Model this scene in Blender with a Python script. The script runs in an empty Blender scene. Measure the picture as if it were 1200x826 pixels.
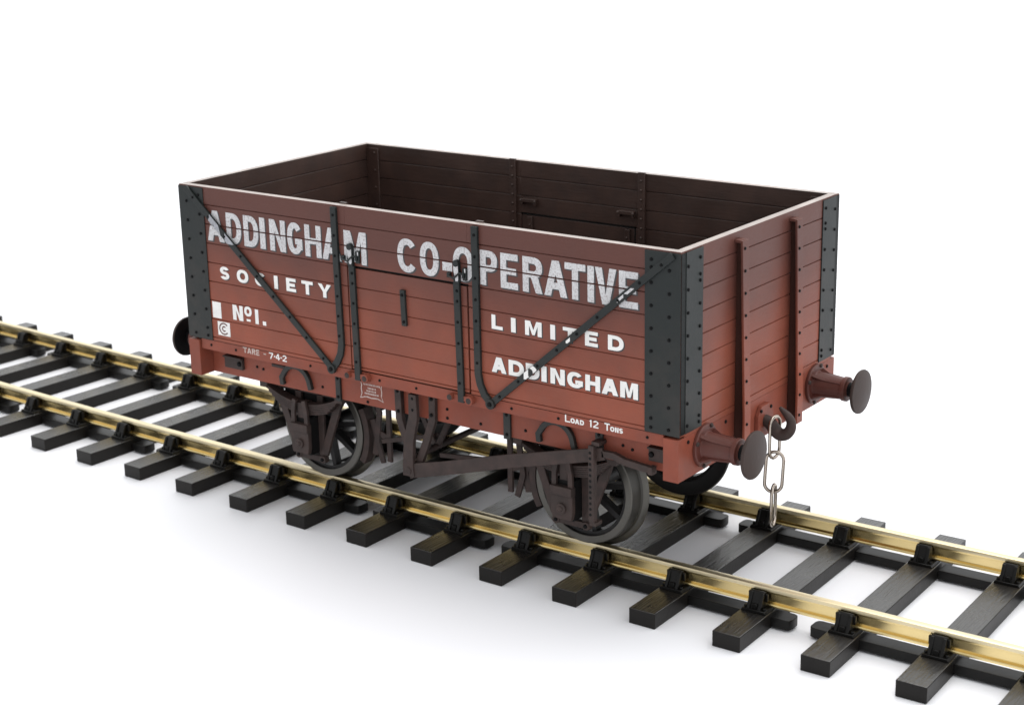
import bpy, bmesh, math, random
from mathutils import Vector, Matrix
random.seed(7)
S = 0.1                      # 1 unit = 10 mm; all numbers below are millimetres
sc = bpy.context.scene
COL = sc.collection
PI = math.pi

# ------------------------------------------------------------------ materials
def new_mat(name):
    m = bpy.data.materials.new(name); m.use_nodes = True
    nt = m.node_tree; b = nt.nodes['Principled BSDF']
    return m, nt, b

def paint(name, base, rough=.45, metal=0., var=.18, scale=1.2, bump=.02, bscale=14., tint=None, tamt=0., spec=.5, dust=None, grain=None, wear=None):
    """painted surface: base colour broken by large and small noise, fine bump, optional dirt tint in patches"""
    m, nt, b = new_mat(name); N = nt.nodes; L = nt.links
    tc = N.new('ShaderNodeTexCoord'); oi = N.new('ShaderNodeObjectInfo')
    add = N.new('ShaderNodeVectorMath'); add.operation = 'ADD'
    mul = N.new('ShaderNodeVectorMath'); mul.operation = 'SCALE'; mul.inputs['Scale'].default_value = 37.
    cmb = N.new('ShaderNodeCombineXYZ')
    L.new(oi.outputs['Random'], cmb.inputs[0]); L.new(oi.outputs['Random'], cmb.inputs[1])
    L.new(cmb.outputs[0], mul.inputs[0]); L.new(tc.outputs['Object'], add.inputs[0]); L.new(mul.outputs[0], add.inputs[1])
    vec = add.outputs[0]
    n1 = N.new('ShaderNodeTexNoise'); n1.inputs['Scale'].default_value = scale; n1.inputs['Detail'].default_value = 6
    n2 = N.new('ShaderNodeTexNoise'); n2.inputs['Scale'].default_value = bscale; n2.inputs['Detail'].default_value = 4
    L.new(vec, n1.inputs['Vector'])
    if grain:
        mp = N.new('ShaderNodeMapping'); mp.inputs['Scale'].default_value = grain
        L.new(vec, mp.inputs['Vector']); L.new(mp.outputs[0], n2.inputs['Vector'])
    else:
        L.new(vec, n2.inputs['Vector'])
    mr = N.new('ShaderNodeMapRange'); mr.inputs['From Min'].default_value = .3; mr.inputs['From Max'].default_value = .7
    mr.inputs['To Min'].default_value = 1 - var; mr.inputs['To Max'].default_value = 1 + var
    L.new(n1.outputs['Fac'], mr.inputs['Value'])
    hs = N.new('ShaderNodeHueSaturation'); hs.inputs['Color'].default_value = (*base, 1)
    L.new(mr.outputs[0], hs.inputs['Value'])
    out = hs.outputs[0]
    if tint:
        mx = N.new('ShaderNodeMix'); mx.data_type = 'RGBA'
        r = N.new('ShaderNodeMapRange'); r.inputs['From Min'].default_value = .42; r.inputs['From Max'].default_value = .72
        r.inputs['To Max'].default_value = tamt
        n3 = N.new('ShaderNodeTexNoise'); n3.inputs['Scale'].default_value = scale * 2.3; n3.inputs['Detail'].default_value = 8
        L.new(vec, n3.inputs['Vector']); L.new(n3.outputs['Fac'], r.inputs['Value'])
        L.new(r.outputs[0], mx.inputs[0]); L.new(out, mx.inputs[6]); mx.inputs[7].default_value = (*tint, 1)
        out = mx.outputs[2]
    if dust:
        # sprayed-on weathering dirt: (colour, low z, high z, amount) in world mm, edge broken by noise
        dc, z0, z1, amt = dust
        sx = N.new('ShaderNodeSeparateXYZ'); g = N.new('ShaderNodeNewGeometry'); L.new(g.outputs['Position'], sx.inputs[0])
        nz = N.new('ShaderNodeTexNoise'); nz.inputs['Scale'].default_value = .55; nz.inputs['Detail'].default_value = 5
        L.new(g.outputs['Position'], nz.inputs['Vector'])
        ad = N.new('ShaderNodeMath'); ad.operation = 'MULTIPLY_ADD'; ad.inputs[1].default_value = 2.2
        L.new(nz.outputs['Fac'], ad.inputs[0]); L.new(sx.outputs['Z'], ad.inputs[2])
        r = N.new('ShaderNodeMapRange'); r.inputs['From Min'].default_value = z0*S + 1.1; r.inputs['From Max'].default_value = z1*S + 1.1
        r.inputs['To Min'].default_value = 0; r.inputs['To Max'].default_value = amt; r.interpolation_type = 'SMOOTHSTEP'
        L.new(ad.outputs[0], r.inputs['Value'])
        mx = N.new('ShaderNodeMix'); mx.data_type = 'RGBA'
        L.new(r.outputs[0], mx.inputs[0]); L.new(out, mx.inputs[6]); mx.inputs[7].default_value = (*dc, 1)
        out = mx.outputs[2]
    if wear:
        # paint worn through to the board behind it in fine specks
        wc, lo, hi = wear
        nw = N.new('ShaderNodeTexNoise'); nw.inputs['Scale'].default_value = 27.; nw.inputs['Detail'].default_value = 6; nw.inputs['Roughness'].default_value = .7
        L.new(tc.outputs['Object'], nw.inputs['Vector'])
        r = N.new('ShaderNodeMapRange'); r.inputs['From Min'].default_value = lo; r.inputs['From Max'].default_value = hi
        L.new(nw.outputs['Fac'], r.inputs['Value'])
        mx = N.new('ShaderNodeMix'); mx.data_type = 'RGBA'
        L.new(r.outputs[0], mx.inputs[0]); L.new(out, mx.inputs[6]); mx.inputs[7].default_value = (*wc, 1)
        out = mx.outputs[2]
    L.new(out, b.inputs['Base Color'])
    rr = N.new('ShaderNodeMapRange'); rr.inputs['To Min'].default_value = rough - .08; rr.inputs['To Max'].default_value = rough + .1
    L.new(n1.outputs['Fac'], rr.inputs['Value']); L.new(rr.outputs[0], b.inputs['Roughness'])
    b.inputs['Metallic'].default_value = metal
    b.inputs['Specular IOR Level'].default_value = spec
    if bump:
        bp = N.new('ShaderNodeBump'); bp.inputs['Strength'].default_value = .6; bp.inputs['Distance'].default_value = bump
        L.new(n2.outputs['Fac'], bp.inputs['Height']); L.new(bp.outputs[0], b.inputs['Normal'])
    return m

RED = (.258, .070, .041)
M = {}
M['red'] = paint('wagon_red_paint', RED, .42, var=.12, tint=(.20, .075, .052), tamt=.35, bump=.006, bscale=9, grain=(.25, 1, 3), spec=.22, dust=((.086, .038, .032), 32, 58, .88))
M['redlow'] = paint('underframe_red_paint', (.235, .062, .038), .45, spec=.2, var=.14, tint=(.17, .065, .05), tamt=.4, bump=.006, bscale=12)
M['post_shade'] = paint('post_recess_shade', (.045, .017, .012), .6, var=.2, bump=.004, spec=.2)  # shade in the recessed sides of the end posts, painted as near-black brown
M['bufred'] = paint('buffer_housing_paint', (.095, .028, .021), .42, var=.15, tint=(.10, .045, .035), tamt=.5, spec=.35, bump=.004)
M['inside'] = paint('bare_interior_brown', (.050, .027, .021), .42, var=.2, tint=(.03, .02, .018), tamt=.5, bump=.005, bscale=9, grain=(.3, 1, 3))
M['cap'] = paint('lit_plank_edge', (.29, .235, .21), .38, var=.2, tint=(.42, .38, .35), tamt=.6, bump=.003)  # bright reflection along the plank tops put into a paler colour
M['iron'] = paint('black_ironwork', (.018, .0205, .0195), .45, var=.15, spec=.27, tint=(.04, .034, .03), tamt=.6, bump=.004, dust=((.0115, .0155, .0155), 32, 56, .8))
M['edge'] = paint('dark_iron_edge', (.008, .010, .010), .5, spec=.15, var=.1, bump=0)
M['bolt'] = paint('dark_bolt', (.0045, .0045, .005), .5, spec=.12, var=.1, bump=0)
M['under'] = paint('weathered_running_gear', (.042, .030, .027), .55, spec=.22, var=.22, tint=(.068, .043, .038), tamt=.7, bump=.006, scale=2.5)
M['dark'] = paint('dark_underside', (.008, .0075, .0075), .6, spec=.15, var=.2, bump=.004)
M['buffer'] = paint('buffer_head_steel', (.046, .031, .027), .5, spec=.22, metal=0, var=.12, tint=(.045, .033, .03), tamt=.5, bump=.004, scale=3)
M['wheel'] = paint('wheel_tyre_steel', (.10, .096, .084), .36, metal=.6, var=.15, tint=(.10, .09, .085), tamt=.5, bump=.002, scale=2)
M['tread'] = paint('oily_wheel_tread', (.045, .042, .036), .4, metal=.3, var=.2, bump=.001)
M['wheelc'] = paint('wheel_centre_black', (.014, .013, .013), .45, spec=.25, var=.15, bump=.002)
M['steel'] = paint('bright_chain_steel', (.44, .39, .34), .24, metal=1., var=.12, tint=(.3, .22, .17), tamt=.4, bump=.001)
M['brass'] = paint('brass_rail', (.76, .60, .29), .22, metal=1., var=.03, tint=(.66, .53, .25), tamt=.2, bump=0, bscale=6, grain=(.1, 1, 1))
M['brasstop'] = paint('worn_rail_top', (.74, .64, .42), .38, metal=1., var=.05, tint=(.6, .54, .4), tamt=.4, bump=.001, bscale=20, grain=(.1, 1, 1))
M['sleeper'] = paint('sleeper_plastic', (.0115, .0102, .0090), .28, spec=.85, var=.15, tint=(.02, .0155, .010), tamt=.5, bump=.034, bscale=9., grain=(3.2, .26, 1))
M['sside'] = paint('sleeper_side_plastic', (.0105, .0092, .0082), .36, spec=.18, var=.15, bump=.004)
M['chair'] = paint('chair_plastic', (.006, .0056, .0052), .36, spec=.2, var=.15, bump=.003)
M['white'] = paint('worn_white_lettering', (.56, .56, .57), .5, var=.10, bump=.004, wear=((.17, .10, .10), .50, .70), scale=4)
M['white2'] = paint('white_lettering', (.78, .77, .75), .5, var=.06, bump=.003, wear=((.35, .2, .17), .62, .74), scale=4)
M['pale'] = paint('faded_lettering', (.52, .42, .38), .5, var=.1, bump=.002, wear=((.25, .12, .10), .50, .66), scale=5)
M['shade'] = paint('lettering_shade', (.035, .034, .036), .5, var=.1, bump=.002)
def floor_mat():
    m, nt, b = new_mat('white_table')
    n = nt.nodes.new('ShaderNodeTexNoise'); n.inputs['Scale'].default_value = .6; n.inputs['Detail'].default_value = 6
    r = nt.nodes.new('ShaderNodeMapRange'); r.inputs['To Min'].default_value = .82; r.inputs['To Max'].default_value = .86
    c = nt.nodes.new('ShaderNodeCombineColor')
    nt.links.new(n.outputs['Fac'], r.inputs['Value'])
    nt.links.new(r.outputs[0], c.inputs[0]); nt.links.new(r.outputs[0], c.inputs[1]); c.inputs[2].default_value = .865
    nt.links.new(c.outputs[0], b.inputs['Base Color'])
    b.inputs['Roughness'].default_value = .45; b.inputs['Specular IOR Level'].default_value = .3
    return m
M['floor'] = floor_mat()

# ------------------------------------------------------------------ mesh builder
class MB:
    def __init__(s): s.v = []; s.f = []; s.m = []
    def add(s, vs, fs, mi=0):
        o = len(s.v); s.v += [tuple(v) for v in vs]; s.f += [[i + o for i in f] for f in fs]; s.m += [mi] * len(fs); return s
    def box(s, x0, x1, y0, y1, z0, z1, mi=0):
        v = [(x0,y0,z0),(x1,y0,z0),(x1,y1,z0),(x0,y1,z0),(x0,y0,z1),(x1,y0,z1),(x1,y1,z1),(x0,y1,z1)]
        return s.add(v, [(0,3,2,1),(4,5,6,7),(0,1,5,4),(1,2,6,5),(2,3,7,6),(3,0,4,7)], mi)
    def prism(s, pts, a, b, axis='y', mi=0):
        """closed 2D outline extruded along axis. pts: (x,z) for y, (y,z) for x, (x,y) for z"""
        n = len(pts)
        def P(p, t): return (p[0], t, p[1]) if axis == 'y' else (t, p[0], p[1]) if axis == 'x' else (p[0], p[1], t)
        v = [P(p, a) for p in pts] + [P(p, b) for p in pts]
        f = [list(range(n)), list(range(2*n-1, n-1, -1))] + [(i, i+n, (i+1) % n + n, (i+1) % n) for i in range(n)]
        return s.add(v, f, mi)
    def ribbon(s, pts, w, y0, y1, mi=0, w2=None):
        """flat strap in the x-z plane following pts, mitred, from y0 to y1"""
        L, R = [], []
        n = len(pts)
        for i, p in enumerate(pts):
            d0 = Vector(pts[i]) - Vector(pts[i-1]) if i else None
            d1 = Vector(pts[i+1]) - Vector(pts[i]) if i < n-1 else None
            if d0 is not None: d0 = d0.normalized()
            if d1 is not None: d1 = d1.normalized()
            d = (d0 or d1) if (d0 is None or d1 is None) else (d0 + d1).normalized()
            nn = Vector((-d.y, d.x)); k = 1.
            if d0 is not None and d1 is not None:
                k = 1 / max(.4, nn.dot(Vector((-d0.y, d0.x))))
            ww = w if w2 is None else w + (w2 - w) * i / (n - 1)
            L.append((p[0] + nn.x*ww/2*k, p[1] + nn.y*ww/2*k)); R.append((p[0] - nn.x*ww/2*k, p[1] - nn.y*ww/2*k))
        # quads strip with thickness
        v = []; f = []
        for a, b in zip(L, R): v += [(a[0], y0, a[1]), (b[0], y0, b[1]), (b[0], y1, b[1]), (a[0], y1, a[1])]
        for i in range(n-1):
            o = 4*i
            for k in range(4): f.append((o+k, o+(k+1) % 4, o+4+(k+1) % 4, o+4+k))
        f += [(3,2,1,0), (4*n-4, 4*n-3, 4*n-2, 4*n-1)]
        return s.add(v, f, mi)
    def cyl(s, c, r, h, axis='y', n=20, mi=0, r2=None):
        """from c, length h along axis"""
        r2 = r if r2 is None else r2
        v = []
        for t, rr in ((0, r), (h, r2)):
            for i in range(n):
                a = 2*PI*i/n; u, w = rr*math.cos(a), rr*math.sin(a)
                v.append((c[0]+u, c[1]+t, c[2]+w) if axis == 'y' else (c[0]+t, c[1]+u, c[2]+w) if axis == 'x' else (c[0]+u, c[1]+w, c[2]+t))
        f = [list(range(n)), list(range(2*n-1, n-1, -1))] + [(i, i+n, (i+1) % n+n, (i+1) % n) for i in range(n)]
        return s.add(v, f, mi)
    def lathe(s, prof, c=(0,0,0), axis='y', n=48, mi=0):
        """prof: (t along axis, radius), closed profile if it starts and ends at the same point"""
        v = []; m = len(prof)
        for t, r in prof:
            for i in range(n):
                a = 2*PI*i/n; u, w = r*math.cos(a), r*math.sin(a)
                v.append((c[0]+u, c[1]+t, c[2]+w) if axis == 'y' else (c[0]+t, c[1]+u, c[2]+w))
        f = []
        for k in range(m-1):
            for i in range(n): f.append((k*n+i, (k+1)*n+i, (k+1)*n+(i+1) % n, k*n+(i+1) % n))
        return s.add(v, f, mi)
    def tube(s, pts, r, n=10, closed=False, mi=0, radii=None):
        P = [Vector(p) for p in pts]; m = len(P); v = []; f = []
        up = None
        for i, p in enumerate(P):
            d = ((P[(i+1) % m] - P[i-1]) if (closed or 0 < i < m-1) else (P[1]-P[0] if i == 0 else P[-1]-P[-2])).normalized()
            if up is None:
                up = d.orthogonal().normalized()
            up = (up - d*up.dot(d)).normalized(); sd = d.cross(up)
            rr = radii[i] if radii else r
            for k in range(n):
                a = 2*PI*k/n; v.append(p + up*(rr*math.cos(a)) + sd*(rr*math.sin(a)))
        for i in range(m if closed else m-1):
            j = (i+1) % m
            for k in range(n): f.append((i*n+k, i*n+(k+1) % n, j*n+(k+1) % n, j*n+k))
        if not closed: f += [list(range(n))[::-1], [(m-1)*n+k for k in range(n)]]
        return s.add(v, f, mi)
    def bolt(s, p, nrm, r=.27, h=.2, mi=1):
        r *= 1.2; h *= 1.25
        """round-headed bolt on a surface; nrm is '-y','+y','+x','-x'"""
        ax = nrm[1]; sg = -1 if nrm[0] == '-' else 1
        n = 8; v = []
        for t, rr in ((-.05, r), (h*.55, r*.95), (h, r*.55)):
            for i in range(n):
                a = 2*PI*i/n; u, w = rr*math.cos(a), rr*math.sin(a)
                v.append((p[0]+u, p[1]+sg*t, p[2]+w) if ax == 'y' else (p[0]+sg*t, p[1]+u, p[2]+w))
        f = [(k*n+i, (k+1)*n+i, (k+1)*n+(i+1) % n, k*n+(i+1) % n) for k in range(2) for i in range(n)] + [[2*n+i for i in range(n)]]
        return s.add(v, f, mi)
    def build(s, name, mats, parent=None, bevel=0., smooth=35., segs=2):
        me = bpy.data.meshes.new(name)
        V = [Vector(v)*S for v in s.v]
        lo = Vector([min(v[i] for v in V) for i in range(3)]); hi = Vector([max(v[i] for v in V) for i in range(3)])
        c = (lo+hi)/2
        me.from_pydata([v-c for v in V], [], s.f)
        if not isinstance(mats, (list, tuple)): mats = [mats]
        for m in mats: me.materials.append(m)
        for p, mi in zip(me.polygons, s.m): p.material_index = mi
        bm = bmesh.new(); bm.from_mesh(me)
        bmesh.ops.recalc_face_normals(bm, faces=bm.faces); bm.to_mesh(me); bm.free()
        me.polygons.foreach_set('use_smooth', [True]*len(me.polygons))
        me.set_sharp_from_angle(angle=math.radians(smooth))
        o = bpy.data.objects.new(name, me); COL.objects.link(o)
        put(o, c, parent)
        if bevel:
            b = o.modifiers.new('bevel', 'BEVEL'); b.width = bevel*S; b.segments = segs; b.limit_method = 'ANGLE'; b.angle_limit = math.radians(40)
            b.harden_normals = False
        return o

WP = {}
def put(o, wpos, parent):
    WP[o] = Vector(wpos)
    if parent is not None:
        o.parent = parent; o.location = Vector(wpos) - WP[parent]
    else:
        o.location = wpos
def empty(name, p, label, cat, group=None):
    o = bpy.data.objects.new(name, None); COL.objects.link(o); o.empty_display_size = .2
    put(o, Vector(p)*S, None); o['label'] = label; o['category'] = cat
    if group: o['group'] = group
    return o
def dup(o, parent, mtx):
    """copy o (with children) under parent; mtx acts in world mm space on the source, whose parents carry no rotation"""
    c = o.copy(); COL.objects.link(c)
    w = Matrix.Translation(WP[o])
    mt = Matrix.Translation(mtx.to_translation()*S) @ mtx.to_3x3().to_4x4()
    nw = mt @ w
    c.parent = parent
    c.matrix_parent_inverse = Matrix()
    if parent in WP: c.matrix_basis = Matrix.Translation(-WP[parent]) @ nw
    else: c.matrix_basis = nw
    for ch in list(o.children):
        d = ch.copy(); COL.objects.link(d); d.parent = c; d.matrix_parent_inverse = Matrix()
    return c
ROT = Matrix.Rotation(PI, 4, 'Z')

# ------------------------------------------------------------------ lettering (glyph outlines)
def ell(cx, cy, rx, ry, a0, a1, n=18, p=2.0):
    out = []
    for i in range(n+1):
        a = math.radians(a0 + (a1-a0)*i/n); c, s_ = math.cos(a), math.sin(a)
        out.append((cx + rx*math.copysign(abs(c)**(2/p), c), cy + ry*math.copysign(abs(s_)**(2/p), s_)))
    return out
def glyph(ch, w, st, sh):
    """loops for one letter, height 1, width w, stem st, bar sh"""
    if ch == 'I': return [[(0,0),(w,0),(w,1),(0,1)]]
    if ch == 'L': return [[(0,0),(w,0),(w,sh),(st,sh),(st,1),(0,1)]]
    if ch == 'T': return [[(w/2-st/2,0),(w/2+st/2,0),(w/2+st/2,1-sh),(w,1-sh),(w,1),(0,1),(0,1-sh),(w/2-st/2,1-sh)]]
    if ch == 'H': return [[(0,0),(st,0),(st,.5-sh/2),(w-st,.5-sh/2),(w-st,0),(w,0),(w,1),(w-st,1),(w-st,.5+sh/2),(st,.5+sh/2),(st,1),(0,1)]]
    if ch == 'E': return [[(0,0),(w,0),(w,sh),(st,sh),(st,.5-sh/2),(w*.9,.5-sh/2),(w*.9,.5+sh/2),(st,.5+sh/2),(st,1-sh),(w,1-sh),(w,1),(0,1)]]
    if ch == 'N': return [[(0,0),(st,0),(st,.64),(w-st*1.12,0),(w,0),(w,1),(w-st,1),(w-st,.36),(st*1.12,1),(0,1)]]
    if ch == 'M': return [[(0,0),(st,0),(st,.68),(w/2-st*.3,.06),(w/2+st*.3,.06),(w-st,.68),(w-st,0),(w,0),(w,1),(w-st*1.3,1),(w/2,.40),(st*1.3,1),(0,1)]]
    if ch == 'V': return [[(w/2-st*.55,0),(w/2+st*.55,0),(w,1),(w-st*1.1,1),(w/2,.26),(st*1.1,1),(0,1)]]
    if ch == 'Y': return [[(w/2-st/2,0),(w/2+st/2,0),(w/2+st/2,.42),(w,1),(w-st*1.2,1),(w/2,.60),(st*1.2,1),(0,1),(w/2-st/2,.42)]]
    if ch == 'A':
        k = w/2-.58*st; t = 1.08*st
        X = lambda y: t + y*k
        ys = (w/2-t)/k
        return [[(0,0),(t,0),(X(.2),.2),(w-X(.2),.2),(w-t,0),(w,0),(w/2+.58*st,1),(w/2-.58*st,1)],
                [(X(.2+sh),.2+sh),(w-X(.2+sh),.2+sh),(w/2,min(ys,.9))]]
    if ch == 'D':
        return [[(0,0)] + ell(w*.42,.5,w*.58,.5,-90,90,18,2.3) + [(0,1)],
                [(st,sh)] + ell(w*.42,.5,w*.58-st,.5-sh,-90,90,18,2.3) + [(st,1-sh)]]
    if ch in 'O0o':
        return [ell(w/2,.5,w/2,.5,0,350,35,2.3), ell(w/2,.5,w/2-st,.5-sh,0,350,35,2.3)]
    if ch == 'C':
        return [ell(w/2,.5,w/2,.5,38,322,30,2.3) + ell(w/2,.5,w/2-st,.5-sh,318,42,28,2.3)]
    if ch == 'G':
        return [ell(w/2,.5,w/2,.5,36,318,30,2.3) + [(w,.16),(w,.50),(w*.52,.50),(w*.52,.50-sh*.95),(w-st,.50-sh*.95)] + ell(w/2,.5,w/2-st,.5-sh,325,42,28,2.3)]
    if ch == 'P':
        return [[(0,0),(st,0),(st,.40)] + ell(w*.5,.70,w*.5,.30,-90,90,14,2.4) + [(0,1)],
                [(st,.40+sh)] + ell(w*.5,.70,w*.5-st,.30-sh,-90,90,14,2.4) + [(st,1-sh)]]
    if ch == 'R':
        return [[(0,0),(st,0),(st,.42),(w*.42,.42),(w-st*1.1,0),(w,0),(w*.78,.455)] + ell(w*.5,.71,w*.5,.29,-55,90,13,2.4) + [(0,1)],
                [(st,.42+sh)] + ell(w*.5,.71,w*.5-st,.29-sh,-90,90,14,2.4) + [(st,1-sh)]]
    if ch == 'S':
        r = .25*(1-sh); yt, yb = 1-sh/2-r, sh/2+r
        return [ell(w/2,yt,w/2,r+sh/2,22,270,20) + ell(w/2,yb,w/2-st,r-sh/2,90,-155,16)[1:] + ell(w/2,yb,w/2,r+sh/2,-158,90,20) + ell(w/2,yt,w/2-st,r-sh/2,270,25,16)[1:]]
    if ch == '1': return [[(w/2-st/2,0),(w/2+st/2,0),(w/2+st/2,1),(w/2-st*.2,1),(w/2-st*1.2,.78),(w/2-st/2,.76)]]
    if ch == '2': return [[(0,0),(w,0),(w,sh),(st*1.2,sh)] + ell(w/2,.70,w/2,.30,-40,170,14) + ell(w/2,.70,w/2-st,.30-sh,165,-35,12) + [(0,sh*.9)]]
    if ch == '4': return [[(w*.55,0),(w*.55+st,0),(w*.55+st,.22),(w,.22),(w,.22+sh),(w*.55+st,.22+sh),(w*.55+st,1),(w*.45,1),(0,.22+sh),(0,.22),(w*.55,.22)],
                          [(st*.9,.22+sh),(w*.55,.22+sh),(w*.55,.74)]]
    if ch == '7': return [[(w*.2,0),(w*.2+st*1.1,0),(w,1-sh),(w,1),(0,1),(0,1-sh),(w-st*1.2,1-sh)]]
    if ch == '-': return [[(0,.40),(w,.40),(w,.40+sh),(0,.40+sh)]]
    if ch == '.': return [[(0,0),(w,0),(w,.16),(0,.16)]]
    return []
GROOVES = [32.8 + 3.84*k for k in range(8)]           # plank joints
def loops_mesh(groups):
    """groups: list of loop lists -> (verts2d, faces) through a filled 2D curve"""
    VV, FF = [], []
    for loops in groups:
        cu = bpy.data.curves.new('tmp', 'CURVE'); cu.dimensions = '2D'; cu.fill_mode = 'BOTH'
        for lp in loops:
            sp = cu.splines.new('POLY'); sp.points.add(len(lp)-1)
            for q, p in zip(sp.points, lp): q.co = (p[0], p[1], 0, 1)
            sp.use_cyclic_u = True
        ob = bpy.data.objects.new('tmp', cu); me = ob.to_mesh()
        o = len(VV); VV += [(v.co.x, v.co.y) for v in me.vertices]; FF += [[i+o for i in p.vertices] for p in me.polygons]
        ob.to_mesh_clear(); bpy.data.objects.remove(ob); bpy.data.curves.remove(cu)
    return VV, FF
def decal(name, groups, y, mat, parent, cut=True, clip=None, plane='y'):
    """paint film 0.03 mm thick-ish sheet at y; groups in (x,z) mm; plank joints stay unpainted"""
    VV, FF = loops_mesh(groups)
    bm = bmesh.new(); vs = [bm.verts.new((x, y, z)) for x, z in VV]
    for f in FF:
        try: bm.faces.new([vs[i] for i in f])
        except ValueError: pass
    def bis(co, no, **k): bmesh.ops.bisect_plane(bm, geom=bm.verts[:]+bm.edges[:]+bm.faces[:], plane_co=co, plane_no=no, **k)
    if cut:
        for g in GROOVES:
            bis((0,0,g-.13), (0,0,1)); bis((0,0,g+.13), (0,0,1))
            bmesh.ops.delete(bm, geom=[f for f in bm.faces if abs(f.calc_center_median().z-g) < .12], context='FACES')
    if clip:
        for co, no in clip: bis(co, no, clear_outer=True)
    if not bm.faces: bm.free(); return None
    mb = MB(); bm.verts.index_update()
    mb.add([v.co[:] for v in bm.verts], [[v.index for v in f.verts] for f in bm.faces]); bm.free()
    o = mb.build(name, mat, parent)
    return o
def place(ch, x0, x1, z0, z1, st, sh):
    """one letter scaled to a box in mm; st, sh = stem / bar thickness in mm"""
    h = z1-z0; w = (x1-x0)/h
    return [[(x0 + px*h, z0 + pz*h) for px, pz in lp] for lp in glyph(ch, w, st/h, sh/h)]
def shift(groups, dx, dz): return [[[(x+dx, z+dz) for x, z in lp] for lp in g] for g in groups]

# ================================================================== THE WAGON
RZ = 4.07                                             # running surface of the rails above the sleeper tops
HX, HY, ZT, ZB = 57.5, 28.15, 63.2, 32.1              # half length, half width, top, bottom of the planking
wagon = empty('goods_wagon', (0, 0, RZ), 'red brown model goods wagon with white lettering standing on the brass rails', 'model wagon')
WT = 1.5                                              # plank thickness
def wall_profile(out, inn, z0=ZB, z1=ZT, grooves=GROOVES, n=.105, d=.26):
    """outline (u,z) of a planked wall, out/inn = outer and inner u; v joints on both faces"""
    s = 1 if out > inn else -1
    p = [(out, z0)]
    for g in grooves:
        if z0+.3 < g < z1-.3: p += [(out, g-n), (out-s*d, g), (out, g+n)]
    p += [(out, z1), (inn, z1)]
    for g in reversed(grooves):
        if z0+.3 < g < z1-.3: p += [(inn, g+n), (inn+s*d, g), (inn, g-n)]
    p += [(inn, z0)]
    return p
def wall_mats(mb, out, inn, axis):
    """top faces -> cap, inner faces -> inside"""
    mid = (out+inn)/2; s = 1 if out > inn else -1
    for k, f in enumerate(mb.f):
        c = Vector((0,0,0))
        for i in f: c += Vector(mb.v[i])
        c /= len(f); u = c.y if axis == 'x' else c.x
        us = [(mb.v[i][1] if axis == 'x' else mb.v[i][0]) for i in f]; zs = [mb.v[i][2] for i in f]
        if min(zs) > ZT-.01: mb.m[k] = 1
        elif len(f) == 4 and (u-mid)*s < 0: mb.m[k] = 2
    return mb
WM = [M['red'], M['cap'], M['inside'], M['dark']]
# --- side walls: fixed planks full length at the top two boards, and each side of the door below
DX0, DX1, DZT = -13.9, 14.2, 51.9
def side_wall(sy):
    o, i = sy*HY, sy*(HY-WT)
    mb = MB()
    segs = [(-HX+.02, DX0-.12, ZB), (DX1+.12, HX-.02, ZB)]
    for a, b, z0 in segs:
        mb.prism(wall_profile(o, i, z0), a, b, 'x')
    mb.prism(wall_profile(o, i, DZT+.34), DX0-.12, DX1+.12, 'x')
    wall_mats(mb, o, i, 'x')
    a0, a1 = sorted((sy*(HY-.55), sy*(HY-WT+.12)))
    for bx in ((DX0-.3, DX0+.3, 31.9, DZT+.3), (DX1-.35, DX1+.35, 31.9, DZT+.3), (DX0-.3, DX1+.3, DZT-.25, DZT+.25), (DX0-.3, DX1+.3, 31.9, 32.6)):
        mb.box(bx[0], bx[1], a0, a1, bx[2], bx[3], mi=3)  # near-black strips paint in the shadow lines of the door gaps
    return mb
near = side_wall(-1).build('side_wall', WM, wagon, bevel=.04, segs=1)
near['label'] = 'long planked side with white lettering facing the viewer'
far = side_wall(1).build('side_wall', WM, wagon, bevel=.04, segs=1)
def door(sy):
    o, i = sy*(HY-.05), sy*(HY-WT+.05)
    mb = MB(); mb.prism(wall_profile(o, i, ZB+.15, DZT-.12), DX0+.1, DX1-.3, 'x'); wall_mats(mb, o, i, 'x')
    for k, f in enumerate(mb.f):
        if mb.m[k] == 1: mb.m[k] = 0
    return mb.build('drop_door', WM, wagon, bevel=.04, segs=1)
door_n, door_f = door(-1), door(1)
# --- end walls
def end_wall(sx):
    o, i = sx*HX, sx*(HX-WT)
    mb = MB(); mb.prism(wall_profile(o, i, 31.7), -(HY-WT-.02), HY-WT-.02, 'y')
    # prism(axis y) takes (x,z)
    wall_mats(mb, o, i, 'y')
    return mb
e_r = end_wall(1).build('end_wall', WM, wagon, bevel=.04, segs=1)
e_l = end_wall(-1).build('end_wall', WM, wagon, bevel=.04, segs=1)
# end cheeks of the side walls are covered by the corner plates
# --- curb rail under the planking, floor
def curb(sy):
    mb = MB()
    y0, y1 = sorted((sy*(HY-.03), sy*(HY-3.2)))
    mb.box(-HX+3.2, HX-3.2, y0, y1, 29.9, ZB-.1)
    nn = '-y' if sy < 0 else '+y'
    for x in (-51.5, -44.6, -24.6, -7.2, 1.6, 9.4, 23.2, 33.2, 51.2): mb.bolt((x, sy*(HY-.03), 31.0), nn, .24, .16)
    return mb.build('curb_rail', [M['redlow'], M['bolt']], wagon, bevel=.06)
curb(-1); curb(1)
mb = MB(); mb.box(-HX+1.6, HX-1.6, -HY+1.6, HY-1.6, 30.6, 31.6)
mb.build('floor_board', [M['inside']], wagon)
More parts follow.
